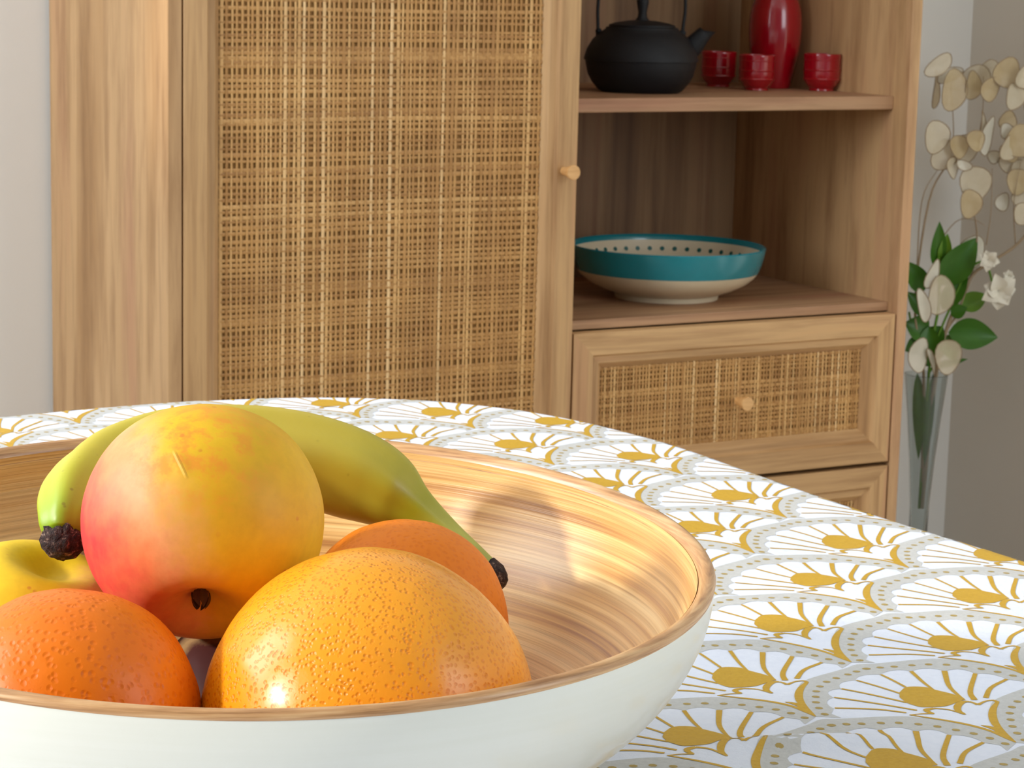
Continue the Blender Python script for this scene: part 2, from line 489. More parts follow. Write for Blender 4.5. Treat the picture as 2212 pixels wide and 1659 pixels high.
M_disc_b = disc_mat('honesty_disc_brown', srgb(192, 164, 112), srgb(222, 202, 160), 0.80)
M_disc_w = disc_mat('honesty_disc_white', srgb(226, 220, 200), srgb(240, 234, 216), 0.92)
M_petal = plain('petal_white', srgb(238, 232, 214), 0.5, 0.05, 60)

# ------------------------------------------------------------------ the room
def quad_box(name, a, b, mat, label=None, kind='structure', parent=None):
    """box in room coordinates"""
    mb = MB(); mb.box(a, b)
    o = mb.build(name, mat, smooth=False)
    o.location = CAB; o.rotation_euler = (0, 0, YAW)
    tag(o, label, None, None, kind)
    return o
BACK, RIGHT, REAR, CEIL = 0.395, 1.458, -4.2, 2.55
mb = MB(); mb.box((WALL_L - 0.12, REAR, -0.05), (RIGHT + 0.12, BACK + 0.12, 0.0))
o = mb.build('floor', M_floor, smooth=False, loc=CAB, rot=(0, 0, YAW)); tag(o, kind='structure')
quad_box('wall_back', (WALL_L - 0.12, BACK, 0), (RIGHT + 0.12, BACK + 0.12, CEIL), M_wall)
quad_box('wall_right', (RIGHT, REAR, 0), (RIGHT + 0.12, BACK, CEIL), M_wall_r_shade)
quad_box('ceiling', (WALL_L - 0.12, REAR, CEIL), (RIGHT + 0.12, BACK + 0.12, CEIL + 0.08), M_ceil)
# left wall with the window opening that lets the sun in
OPEN = [(-2.20, -0.30, 1.02, 2.30), (-0.02, 0.29, 1.56, 2.30)]     # (w0, w1, z0, z1) of the window and an opening added to sun the cabinet side
XL = (WALL_L - 0.12, WALL_L)
mb = MB()
wcur = REAR
for (w0, w1, z0, z1) in OPEN:
    mb.box((XL[0], wcur, 0), (XL[1], w0, CEIL))
    mb.box((XL[0], w0, 0), (XL[1], w1, z0))
    mb.box((XL[0], w0, z1), (XL[1], w1, CEIL))
    wcur = w1
mb.box((XL[0], wcur, 0), (XL[1], BACK, CEIL))
o = mb.build('wall_left', M_wall, smooth=False, loc=CAB, rot=(0, 0, YAW)); tag(o, kind='structure')
fr = 0.03
for k, (w0, w1, z0, z1) in enumerate(OPEN):
    mb = MB()
    a0, a1 = WALL_L - 0.09, WALL_L - 0.05
    mb.box((a0, w0, z0), (a1, w0 + fr, z1)); mb.box((a0, w1 - fr, z0), (a1, w1, z1))
    mb.box((a0, w0 + fr, z0), (a1, w1 - fr, z0 + fr)); mb.box((a0, w0 + fr, z1 - fr), (a1, w1 - fr, z1))
    o = mb.build('window_%d' % (k + 1), M_trim, smooth=False, loc=CAB, rot=(0, 0, YAW)); tag(o, kind='structure')
mb = MB(); mb.box((0, BACK - 0.012, 0), (RIGHT, BACK, 0.08)); 
o = mb.build('baseboard_back', M_trim, smooth=False, loc=CAB, rot=(0, 0, YAW), bevel=0.003); tag(o, kind='structure')
o.location = CAB + UD * 1.05; o.data.transform(Matrix.Diagonal((( RIGHT - 1.062) / RIGHT, 1, 1, 1)))
mb = MB(); mb.box((RIGHT - 0.012, REAR, 0), (RIGHT, BACK - 0.012, 0.08))
o = mb.build('baseboard_right', M_trim, smooth=False, loc=CAB, rot=(0, 0, YAW), bevel=0.003); tag(o, kind='structure')

# ------------------------------------------------------------------ display cabinet
U1, U2, DEP, TH = 0.5215, 1.0365, 0.387, 0.0162
ZT = 1.42
cab = empty('display_cabinet', CAB, YAW)
tag(cab, 'tall oak-look cabinet with a woven cane door, open shelves and cane-fronted drawers', 'cabinet')
def cpart(name, a, b, mat, bevel=0.0008, parent=cab):
    mb = MB(); mb.box(a, b)
    return mb.build(name, mat, parent, smooth=False, bevel=bevel)
cpart('side_panel', (0, 0, 0.02), (TH, DEP, ZT), M_wood_side)
cpart('side_panel', (U2 - TH, 0, 0.02), (U2, DEP, ZT), M_wood_side)
cpart('partition', (U1 - 0.004, 0.02, 0.06), (U1 + 0.010, DEP - 0.006, ZT), M_wood_side)
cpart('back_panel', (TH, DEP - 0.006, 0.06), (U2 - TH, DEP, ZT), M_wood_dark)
cpart('top_panel', (TH, 0.0, ZT - 0.018), (U2 - TH, DEP - 0.006, ZT), M_wood_shelf)
cpart('bottom_panel', (TH, 0.02, 0.06), (U2 - TH, DEP - 0.006, 0.078), M_wood_shelf)
cpart('plinth', (TH, 0.03, 0.0), (U2 - TH, 0.045, 0.06), M_wood_h)
cpart('shelf', (U1 + 0.010, 0.0294, 0.8699), (U2 - TH, DEP - 0.006, 0.8871), M_wood_shelf, 0.0012)
cpart('shelf', (U1 + 0.010, 0.0200, 0.6060), (U2 - TH, DEP - 0.006, 0.6176), M_wood_shelf, 0.0012)
rnd = random.Random(4)

def frame_ring(mb, u0, u1, z0, z1, prof):
    """mitred moulding: prof = [(inset, w)]; vertical members use material 0, horizontal ones 1"""
    rings = []
    for ins, w in prof:
        rings.append([(u0 + ins, w, z0 + ins), (u1 - ins, w, z0 + ins), (u1 - ins, w, z1 - ins), (u0 + ins, w, z1 - ins)])
    for a, b in zip(rings[:-1], rings[1:]):
        for k in range(4):
            j = (k + 1) % 4
            mb.add([a[k], a[j], b[j], b[k]], [(0, 1, 2, 3)], 1 if k % 2 == 0 else 0)

def cane_panel(u0, u1, z0, z1, w, su, sv, parent, seed):
    r = random.Random(seed)
    mb = MB()
    mb.add([(u0, w + 0.002, z0), (u1, w + 0.002, z0), (u1, w + 0.002, z1), (u0, w + 0.002, z1)], [(0, 1, 2, 3)], 1)
    us, x = [], u0 + su * 0.5
    while x < u1 - su * 0.3:
        us.append((x, su * r.choice([0.20, 0.24, 0.28, 0.34]), r.random() ** 1.2 * 0.6 + (0.4 if r.random() < 0.24 else 0.10)))
        x += su * r.uniform(0.86, 1.14) * (1.35 if r.random() < 0.05 else 1)
    vs_, z = [], z0 + sv * 0.5
    while z < z1 - sv * 0.3:
        vs_.append((z, sv * r.uniform(0.42, 0.80), r.random() * 0.45 + (0.28 if r.random() < 0.10 else 0.08)))
        z += sv * r.choice([0.66, 0.75, 0.85, 0.95, 1.0, 1.1, 1.35])
    nU, nV = len(us), len(vs_)
    amp = 0.0006
    for i, (x, wd_, tn) in enumerate(us):
        cs, fs = [], []
        ph = r.random() * 6
        zs = [z0] + [v[0] for v in vs_] + [z1]
        for j, zz in enumerate(zs):
            dep = w - 0.0007 + (amp if (i + j) % 2 else -amp) * 0.6
            xx = x + 0.0005 * math.sin(zz * 9 + ph)
            cs += [(xx - wd_, dep + 0.0004, zz), (xx, dep - 0.0003, zz), (xx + wd_, dep + 0.0004, zz)]
        for j in range(len(zs) - 1):
            b = j * 3
            fs += [(b, b+1, b+4, b+3), (b+1, b+2, b+5, b+4)]
        cs = [(p[0] , p[1], p[2]) for p in cs]
        mb.add(cs, fs, 0, min(1.0, tn))
    for j, (z, wd_, tn) in enumerate(vs_):
        cs, fs = [], []
        ph = r.random() * 6
        xs = [u0] + [v[0] for v in us] + [u1]
        for i, xx in enumerate(xs):
            dep = w + (-amp if (i + j) % 2 else amp) - 0.0001
            zz = z + 0.0008 * math.sin(xx * 12 + ph)
            cs += [(xx, dep + 0.0004, zz - wd_ * 0.5), (xx, dep - 0.0002, zz), (xx, dep + 0.0004, zz + wd_ * 0.5)]
        for i in range(len(xs) - 1):
            b = i * 3
            fs += [(b, b+3, b+4, b+1), (b+1, b+4, b+5, b+2)]
        mb.add(cs, fs, 0, min(1.0, tn * 0.8))
    return mb.build('cane_panel', [M_cane, M_caneback], parent)

def knob(parent, u, z):
    mb = MB()
    mt = Matrix.Translation((u, -0.0005, z)) @ Matrix.Rotation(math.radians(90), 4, 'X')
    mb.lathe([(0.0, 0.0), (0.0052, 0.0), (0.0052, 0.004), (0.0062, 0.010), (0.0082, 0.018), (0.0090, 0.0215), (0.0086, 0.0232), (0.0, 0.0236)], 28, 0, mt)
    return mb.build('knob', M_knob, parent, sharp=40)

PROF = [(0.0, 0.019), (0.0, 0.0008), (0.0008, 0.0), (0.0275, 0.0), (0.0300, 0.0045), (0.0385, 0.0050), (0.0455, 0.0115), (0.0465, 0.0135)]
def panel_door(name, u0, u1, z0, z1, su, sv, ku, kz, seed, prof=PROF):
    mb = MB(); frame_ring(mb, u0, u1, z0, z1, prof)
    d = mb.build(name, [M_wood_v, M_wood_h], cab, smooth=False)
    ins = prof[-1][0]
    cane_panel(u0 + ins - 0.001, u1 - ins + 0.001, z0 + ins - 0.001, z1 - ins + 0.001, 0.0115, su, sv, d, seed)
    knob(d, ku, kz) if kz else None
    return d
d = panel_door('door', TH + 0.0022, U1, 0.085, ZT - 0.02, 0.0060, 0.0068, U1 - 0.0185, 0.803, 11)
d['label'] = 'tall door with oak frame and woven cane panel'
DU0, DU1 = U1 + 0.0030, U2 - TH - 0.0025
DZ = [(0.4067, 0.6045), (0.2035, 0.4010), (0.0850, 0.1985)]
for i, (z0, z1) in enumerate(DZ):
    dd = panel_door('drawer', DU0, DU1, z0, z1, 0.0047, 0.0058, (DU0 + DU1) / 2 - 0.002, (z0 + z1) / 2, 21 + i)
    bx = MB(); bx.box((DU0 + 0.01, 0.0195, z0 + 0.012), (DU1 - 0.01, DEP - 0.03, z1 - 0.012))
    bx.build('drawer_box', M_wood_h, dd, smooth=False)

# ------------------------------------------------------------------ things on the shelves
def R2(x, y, z): return V((x, y, z))
# teapot
SH1, SH2 = 0.8871, 0.6176
tp = empty('teapot', (0.1555, 3.090, SH1), 0.0)
tag(tp, 'black cast iron teapot with loop handle, standing on the upper shelf', 'teapot')
mb = MB()
mb.lathe([(0, 0.001), (0.050, 0.0), (0.0545, 0.003), (0.0625, 0.012), (0.0680, 0.022), (0.0708, 0.034), (0.0715, 0.0395), (0.0735, 0.0402), (0.0735, 0.0425), (0.0700, 0.054), (0.063, 0.066), (0.054, 0.0745), (0.047, 0.0795), (0.0460, 0.0820), (0.043, 0.0825), (0.0, 0.0825)], 72)
mb.build('body', M_iron, tp, sharp=35)
mb = MB()
mb.lathe([(0.0, 0.0815), (0.0425, 0.0828), (0.0425, 0.0850), (0.034, 0.0878), (0.018, 0.0905), (0.0, 0.0915)], 56)
lid = mb.build('lid', M_iron, tp, sharp=50)
mb = MB()
mb.lathe([(0.0, 0.088), (0.010, 0.0900), (0.0062, 0.095), (0.0055, 0.101), (0.0075, 0.112), (0.0080, 0.116), (0.0066, 0.1195), (0.0, 0.1205)], 28)
mb.build('lid_knob', M_iron, lid, sharp=60)
mb = MB()
pts = catmull([(0.056, 0, 0.050), (0.066, 0, 0.060), (0.0745, 0, 0.070), (0.083, 0, 0.0795)], 5)
n = len(pts); sg = 20; vs = []; fs = []
for i, p in enumerate(pts):
    tt = i / (n - 1); rr = 0.0155 * (1 - tt) + 0.0092 * tt
    dr = (pts[min(i+1, n-1)] - pts[max(i-1, 0)]).normalized()
    nn = V((-dr.z, 0, dr.x))
    if i == n - 1: nn = V((-1, 0, 0.10)).normalized(); rr = 0.0115
    for k in range(sg):
        a = 2 * math.pi * k / sg
        vs.append(p + nn * rr * math.cos(a) + V((0, 1, 0)) * min(rr, 0.0105) * math.sin(a))
inner = []
for k in range(sg):
    a = 2 * math.pi * k / sg
    vs.append(pts[-1] + V((-1, 0, 0.1)).normalized() * 0.0085 * math.cos(a) + V((0, 1, 0)) * 0.0070 * math.sin(a) + V((-0.0006, 0, -0.0006)))
for k in range(sg):
    a = 2 * math.pi * k / sg
    vs.append(pts[-2] + V((-1, 0, 0.6)).normalized() * 0.005 * math.cos(a) + V((0, 1, 0)) * 0.005 * math.sin(a))
for i in range(n + 1):
    for k in range(sg):
        j = (k + 1) % sg
        fs.append((i*sg+k, i*sg+j, (i+1)*sg+j, (i+1)*sg+k))
mb.add(vs, fs); mb.build('spout', M_iron, tp, sharp=50)
mb = MB()
hp = catmull([(-0.0555, 0, 0.066), (-0.0565, 0, 0.082), (-0.0570, 0, 0.110), (-0.052, 0, 0.150), (-0.028, 0, 0.180), (0.0, 0, 0.188), (0.028, 0, 0.180), (0.050, 0, 0.150), (0.0545, 0, 0.110), (0.0525, 0, 0.084), (0.0520, 0, 0.067)], 6)
mb.tube(hp, 0.0022, 10)
for s in (-1, 1):
    x = -0.0555 if s < 0 else 0.0520
    mb.tube([(x, -0.004, 0.076), (x, 0.004, 0.076)], 0.0042, 12)
    mb.tube([(x, 0, 0.064), (x, 0, 0.078)], 0.0036, 10)
mb.build('handle', M_iron, tp)

# sake bottle and cups
bt = empty('sake_bottle', (0.3465, 3.284, SH1))
tag(bt, 'red glazed rounded bottle behind the cups on the upper shelf', 'bottle')
mb = MB()
prof = [(0, 0.001), (0.020, 0.0), (0.0235, 0.002), (0.0275, 0.018), (0.0315, 0.038), (0.0348, 0.060), (0.0360, 0.080), (0.0350, 0.098), (0.0315, 0.115), (0.0245, 0.132), (0.0165, 0.146), (0.0125, 0.158), (0.0120, 0.166), (0.0150, 0.176), (0.0148, 0.1775), (0.0118, 0.172), (0.0090, 0.164), (0.009, 0.150)]
pp = catmull([(r, z, 0) for r, z in prof], 3)
mb.lathe([(max(0, p.x), p.y) for p in pp], 64)
mb.build('body', M_red, bt)
def cup(x, y, s, label, rz=0.0):
    o = MB()
    prof = [(0, 0.0006), (0.0150, 0.0), (0.0156, 0.003), (0.0185, 0.0062), (0.0222, 0.0125), (0.0236, 0.020), (0.0238, 0.0300), (0.0240, 0.040), (0.0243, 0.0462), (0.0236, 0.0474), (0.0226, 0.0465), (0.0222, 0.036), (0.0215, 0.020), (0.017, 0.010), (0, 0.008)]
    pr2 = []
    pp = catmull([(r, z, 0) for r, z in prof], 4)
    for p in pp:
        r = max(0, p.x)
        pr2.append((r * s, p.y * s))
    o.lathe(pr2, 48)
    # throwing rings
    for zz in (0.0395, 0.0265, 0.015):
        o.lathe([((0.0236) * s, (zz - 0.0016) * s), (0.02445 * s, zz * s), ((0.0236) * s, (zz + 0.0016) * s)], 48)
    c = o.build('sake_cup', M_red, loc=(x, y, SH1), sharp=50)
    tag(c, label, 'cup', 'small red cups around the red bottle')
    return c
cup(0.2715, 3.2880, 1.0, 'small red glazed cup beside the black teapot, under its spout')
cup(0.3165, 3.2097, 0.99, 'small red glazed cup directly in front of the red bottle')
cup(0.4072, 3.2402, 1.04, 'small red glazed cup standing alone beside the cabinet side wall')

# turquoise bowl
sb = empty('salad_bowl', (0.2005, 3.124, SH2))
tag(sb, 'wide shallow ceramic bowl with turquoise rim band on the lower open shelf', 'bowl')
mb = MB()
outer = [(0.0, 0.004), (0.060, 0.004), (0.062, 0.0), (0.068, 0.0), (0.0690, 0.006), (0.088, 0.013), (0.104, 0.021), (0.1145, 0.0295), (0.1195, 0.0365), (0.1245, 0.050), (0.1280, 0.0655), (0.1285, 0.068)]
inner = [(0.1270, 0.0695), (0.1252, 0.0680), (0.1240, 0.0620), (0.1195, 0.0480), (0.1130, 0.038), (0.100, 0.028), (0.080, 0.018), (0.05, 0.010), (0, 0.008)]
mb.lathe(outer[:9], 96, 0)
mb.lathe([(r + 0.0003, z) for r, z in outer[8:]] , 96, 1)
mb.lathe([outer[-1]] + inner[:3], 96, 1)
mb.lathe(inner[2:], 96, 0)
mb.build('body', [M_creamc, M_teal], sb, sharp=50)
mb = MB()
for k in range(44):
    a = 2 * math.pi * k / 44
    for (r, z, s) in ((0.1195, 0.0500, 0.0032), (0.1090, 0.0365, 0.0026)):
        if s < 0.003 and k % 2: continue
        c_, s_ = math.cos(a), math.sin(a)
        P = V((r * c_, r * s_, z + 0.0004)); e1 = V((-s_, c_, 0)) * s; e2 = V((-c_ * 0.35, -s_ * 0.35, -0.94)) * s
        vs = [P + e1 * math.cos(t_) + e2 * math.sin(t_) for t_ in [i * math.pi / 4 for i in range(8)]]
        mb.add(vs, [tuple(range(8))])
mb.build('painted_dots', M_petrol, sb)

# ------------------------------------------------------------------ glass vase and branches
VB = V((0.601, 3.42, 0.0))
vz = 0.474
mb = MB()
vp = [(0.0, 0.0), (0.052, 0.0), (0.054, 0.004), (0.040, 0.012), (0.018, 0.022), (0.0125, 0.050), (0.0125, 0.16), (0.0140, 0.28), (0.0185, 0.345), (0.0245, 0.41), (0.0300, 0.46), (0.0315, vz),
      (0.0298, vz + 0.0004), (0.0282, 0.46), (0.0228, 0.41), (0.0168, 0.345), (0.0118, 0.28), (0.0090, 0.20), (0.0, 0.19)]
mb.lathe([(r, z) for r, z in vp], 48)
o = mb.build('glass_vase', M_glass, loc=VB, sharp=60)
tag(o, 'slender trumpet-shaped clear glass vase standing beside the cabinet side', 'vase')

def P_(dx, dz, dy=0.0):
    """metres right / up from the vase mouth, depth dy"""
    return V((dx, dy, vz + dz))
def disc(mb, c, a, b, ang, yaw, rs, mi=0):
    """oval papery seed disc, dished"""
    n = 18; vs = [V((0, 0.0012, 0))]
    for ring in (0.55, 1.0):
        for k in range(n):
            t_ = 2 * math.pi * k / n
            wv = 1 + 0.05 * math.sin(3 * t_ + rs)
            vs.append(V((a * ring * math.cos(t_) * wv, 0.0012 * (1 - ring) - 0.002 * ring * math.sin(2 * t_ + rs), b * ring * math.sin(t_) * wv)))
    fs = [(0, 1 + k, 1 + (k+1) % n) for k in range(n)] + [(1 + k, 1 + n + k, 1 + n + (k+1) % n, 1 + (k+1) % n) for k in range(n)]
    R3 = Matrix.Rotation(yaw, 3, 'Z') @ Matrix.Rotation(ang, 3, 'Y')
    mb.add([R3 @ v + c for v in vs], fs, mi)
    # raised edge
    e = [R3 @ vs[1 + n + k] + c for k in range(n)]
    e.append(e[0])
    mb.tube(e, 0.0007, 5, 1, caps=False)
def leaf(mb, base, tip, wid, nrm, curl=0.15, mi=0):
    base, tip = V(base), V(tip); ax = tip - base; L = ax.length; ax.normalize()
    nrm = V(nrm); nrm = (nrm - ax * nrm.dot(ax)).normalized(); sd = ax.cross(nrm)
    n = 12; vs = []; fs = []
    for i in range(n + 1):
        t_ = i / n
        w_ = wid * 0.5 * (math.sin(math.pi * t_ ** 0.8) ** 0.85 if 0 < t_ < 1 else 0.02)
        mid = base + ax * L * t_ + nrm * (-curl * L * (t_ - 0.4) ** 2)
        for s in (-1, -0.5, 0, 0.5, 1):
            vs.append(mid + sd * w_ * s + nrm * (abs(s) ** 1.5 * w_ * 0.35))
    for i in range(n):
        for k in range(4):
            b = i * 5 + k
            fs.append((b, b+1, b+6, b+5))
    mb.add(vs, fs, mi)

rd = random.Random(8)
def honesty(name, label, stems, discs, group='dried branches in the glass vase'):
    e = empty(name, VB)
    tag(e, label, 'dried flower', group)
    mb = MB()
    for pts, r0 in stems:
        c = catmull([P_(*p) for p in pts], 5)
        mb.tube(c, [r0 * (1 - 0.6 * i / (len(c) - 1)) for i in range(len(c))], 7)
    mb.build('branch', M_stem, e)
    for (dx, dz, dy, a, b, ang, yaw, kind) in discs:
        mb = MB()
        disc(mb, V((0, 0, 0)), a, b, ang, yaw, rd.random() * 6)
        mt = {'n': M_disc, 'b': M_disc_b, 'w': M_disc_w}[kind]
        mb.build('seed_disc', [mt, M_stem], e, loc=P_(dx, dz, dy))
    return e
k_ = 1 / 1510.0
def dd(x, y, a, b, ang=0.0, yaw=0.0, kind='n', dy=None):
    return ((x) * k_, (y) * k_, rd.uniform(-0.03, 0.03) if dy is None else dy, a * k_ * 1.2, b * k_ * 1.2, ang, yaw, kind)
# offsets in tenths: measured from the vase mouth (x right, y up), see k_
honesty('honesty_branch', 'dried honesty branch with beige papery discs rising against the cabinet side',
        [([(0.002, -0.16), (-0.004, 0.0), (-0.022, 0.10), (-0.010, 0.25), (0.016, 0.31)], 0.0026),
         ([(0.016, 0.30), (0.020, 0.35), (0.012, 0.42)], 0.0012),
         ([(-0.022, 0.13), (-0.020, 0.25), (0.002, 0.30)], 0.0011),
         ([(0.016, 0.31), (0.036, 0.33), (0.055, 0.345), (0.060, 0.385), (0.058, 0.43)], 0.0012)],
        [dd(22, 620, 25, 38, 0.1, 0.3, 'b'), dd(-5, 618, 14, 36, 0.0, 1.0, 'b'), dd(-14, 672, 30, 16, -0.6, 0.3, 'n'), dd(18, 650, 26, 12, -0.4, 0.2, 'w'),
         dd(-12, 520, 26, 30, 0.2, 0.4, 'n'), dd(8, 480, 24, 28, 0.4, 0.2, 'n'), dd(60, 490, 34, 26, -0.3, 0.2, 'n'), dd(52, 460, 15, 9, 0.3, 0.1, 'w'),
         dd(78, 645, 28, 24, 0.3, 0.2, 'n'), dd(66, 630, 22, 26, 0.0, 0.7, 'b'), dd(103, 522, 13, 36, 0.25, 0.5, 'w'), dd(92, 545, 9, 26, 0.0, 0.9, 'n'), dd(40, 500, 22, 20, 0.8, 0.5, 'b'), dd(110, 660, 26, 20, 0.3, 0.5, 'n'), dd(98, 625, 18, 24, 0.6, 0.4, 'b'), dd(30, 455, 22, 20, 0.2, 0.9, 'n'), dd(72, 515, 20, 18, 0.9, 0.4, 'b')])
honesty('honesty_branch', 'dried honesty branch arching away from the cabinet with clustered papery discs',
        [([(0.004, -0.2), (0.016, 0.02), (0.052, 0.135), (0.085, 0.165), (0.118, 0.190), (0.136, 0.215), (0.142, 0.25), (0.135, 0.33)], 0.0032),
         ([(0.118, 0.190), (0.112, 0.25), (0.118, 0.31)], 0.0010),
         ([(0.135, 0.30), (0.126, 0.36), (0.110, 0.41), (0.085, 0.43)], 0.0012)],
        [dd(132, 660, 26, 28, 0.5, 0.3, 'b'), dd(150, 610, 22, 24, 0.2, 0.5, 'n'), dd(188, 640, 18, 22, 0.3, 0.3, 'n'), dd(204, 575, 14, 26, -0.3, 0.3, 'b'),
         dd(168, 515, 28, 30, 0.1, 0.2, 'b'), dd(172, 460, 30, 18, 0.1, 0.2, 'n'), dd(178, 425, 24, 24, 0.5, 0.3, 'b'), dd(192, 395, 22, 22, 0.2, 0.3, 'n'),
         dd(152, 378, 14, 17, 0.2, 0.3, 'w'), dd(188, 358, 22, 20, 0.0, 0.3, 'n'), dd(142, 535, 14, 14, 0.0, 0.3, 'w'), dd(128, 475, 14, 12, 0.0, 0.3, 'w'),
         dd(145, 500, 20, 24, 0.5, 0.6, 'n'), dd(200, 500, 16, 22, 0.1, 0.6, 'n'), dd(168, 650, 22, 20, 0.3, 0.6, 'n'), dd(150, 555, 18, 18, 0.5, 0.3, 'b'), dd(160, 488, 24, 18, 0.2, 0.5, 'b'), dd(186, 445, 20, 22, 0.8, 0.4, 'n'), dd(202, 420, 16, 20, 0.2, 0.3, 'b')])
honesty('honesty_branch', 'slender dried honesty branch in the middle with greyish and brown discs',
        [([(0.003, -0.2), (0.018, 0.03), (0.040, 0.09), (0.058, 0.15), (0.062, 0.20), (0.056, 0.25), (0.076, 0.29)], 0.0022),
         ([(0.076, 0.19), (0.080, 0.24), (0.078, 0.30)], 0.0009),
         ([(0.0, 0.18), (0.030, 0.222), (0.055, 0.226), (0.072, 0.218)], 0.0009)],
        [dd(82, 420, 32, 32, 0.3, 0.3, 'n'), dd(70, 378, 22, 26, 0.0, 0.3, 'b'), dd(88, 270, 26, 30, 0.2, 0.3, 'w'), dd(14, 180, 26, 36, 0.1, 0.3, 'n', -0.03),
         dd(33, 50, 25, 32, 0.0, 0.2, 'n', -0.045), dd(-30, 52, 20, 32, 0.1, 0.4, 'w', -0.045), dd(-26, 160, 12, 32, -0.3, 0.3, 'w', -0.045), dd(0, 38, 6, 26, -0.4, 0.6, 'w', -0.04),
         dd(-6, 225, 12, 28, 0.4, 0.4, 'w', -0.03)])
# leafy sprig with white flowers
lv = empty('leafy_sprig', VB)
tag(lv, 'green leafy sprig with white flowers at the vase mouth', 'flower', 'fresh sprigs in the glass vase')
mb = MB()
for pts, r0 in (([(0.0, -0.2), (0.004, 0.02), (0.012, 0.10), (0.008, 0.17)], 0.0022), ([(0.004, 0.03), (0.03, 0.10), (0.050, 0.15), (0.075, 0.165), (0.09, 0.13)], 0.0018), ([(0.002, 0.0), (0.03, 0.04), (0.05, 0.055)], 0.0018), ([(0.0, 0.02), (-0.02, 0.05), (-0.03, 0.09)], 0.0016)):
    c = catmull([P_(*p) for p in pts], 5); mb.tube(c, r0, 7)
mb.build('stalk', M_leaf2, lv)
LV = [((0.006, 0.155), (0.006, 0.222), 0.024, 0), ((0.016, 0.160), (0.018, 0.205), 0.020, 1), ((0.014, 0.130), (0.062, 0.200), 0.046, 0), ((0.044, 0.098), (0.082, 0.118), 0.030, 1),
      ((0.028, 0.062), (0.098, 0.058), 0.046, 0), ((0.030, 0.058), (0.036, 0.022), 0.034, 1), ((0.0, 0.06), (-0.035, 0.075), 0.040, 0), ((0.018, 0.095), (0.052, 0.150), 0.030, 0),
      ((-0.01, 0.12), (-0.040, 0.165), 0.032, 0), ((0.03, 0.088), (0.052, 0.100), 0.022, 0), ((0.010, 0.010), (0.058, 0.024), 0.011, 0), ((0.004, 0.048), (0.020, 0.070), 0.030, 0), ((-0.012, 0.045), (-0.034, 0.035), 0.026, 0), ((0.0, 0.07), (0.002, 0.012), 0.030, 0), ((-0.004, 0.085), (-0.034, 0.120), 0.026, 0), ((0.012, 0.012), (-0.01, 0.045), 0.030, 0), ((-0.012, 0.0), (-0.005, -0.125), 0.020, 0), ((0.010, 0.0), (0.002, -0.140), 0.014, 0)]
for i, (b, tpt, w_, kind) in enumerate(LV):
    mb = MB(); leaf(mb, P_(b[0], b[1], 0.005 - 0.002 * (i % 5)), P_(tpt[0], tpt[1], -0.012 + 0.004 * (i % 4)), w_, (0.15 * (-1) ** i, -1, 0.25))
    mb.build('leaf', M_leaf2 if kind else M_leaf, lv)
def blossom(c, s, seed):
    r = random.Random(seed); mb = MB()
    for k in range(7):
        a = 2 * math.pi * k / 7 + r.uniform(-.2, .2)
        d = V((math.cos(a), -0.45 + r.uniform(-.2, .2), math.sin(a))).normalized()
        leaf(mb, V((0, 0, 0)), d * s * r.uniform(0.85, 1.1), s * 0.95, (0, -1, 0.2), 0.7)
    mb.build('blossom', M_petal, lv, loc=c)
blossom(P_(0.074, 0.172, -0.03), 0.016, 1)
blossom(P_(0.091, 0.128, -0.035), 0.027, 2)
blossom(P_(0.104, 0.150, -0.03), 0.009, 3)

# ------------------------------------------------------------------ table and printed cloth
TT = 0.745
edge_pts = [(-0.331, 1.520), (-0.303, 1.543), (-0.258, 1.571), (-0.221, 1.593), (-0.161, 1.615), (-0.130, 1.622), (-0.081, 1.622), (-0.033, 1.611), (0.005, 1.590), (0.042, 1.559), (0.094, 1.493), (0.129, 1.430), (0.155, 1.380), (0.190, 1.316), (0.213, 1.277), (0.238, 1.238), (0.266, 1.193)]
pr_ = V((0.266, 1.193, 0)) - WD * 0.78
pl_ = V((-0.331, 1.520, 0)) - UD * 0.80
loop = [(p[0], p[1]) for p in edge_pts]
E1 = pr_; E0 = pl_
rc = 0.22
def arc(c, a0, a1, r, n=10):
    return [(c[0] + r * math.cos(a0 + (a1 - a0) * i / n), c[1] + r * math.sin(a0 + (a1 - a0) * i / n)) for i in range(n + 1)]
# near right corner: from travelling -WD turn to travelling -UD
cR = E1 - UD * rc
loop += [(V((0.266, 1.193, 0)) - WD * 0.26 * k).to_tuple()[:2] for k in (1, 2)]
aU = YAW
loop += arc(cR, aU, aU - math.pi / 2, rc)
depth_ = 0.78
# left side
Lnear = E0 - WD * 0.62
nl = V(arc(cR, aU, aU - math.pi / 2, rc)[-1] + (0,))
# intersection of near edge (through nl along -UD) with left edge (through E0-UD*rc along -WD)
left_u = (E0 - CAB).dot(UD) - 0.15
near_w = (nl - CAB).dot(WD)
cN = room(left_u + rc, near_w + rc)
loop += arc(cN, aU - math.pi / 2, aU - math.pi, rc)
cF = room(left_u + rc, (E0 - CAB).dot(WD) - rc)
loop += arc(cF, aU + math.pi, aU + math.pi / 2, rc)
loop += [(V((-0.331, 1.520, 0)) - UD * k).to_tuple()[:2] for k in (0.45, 0.2)]
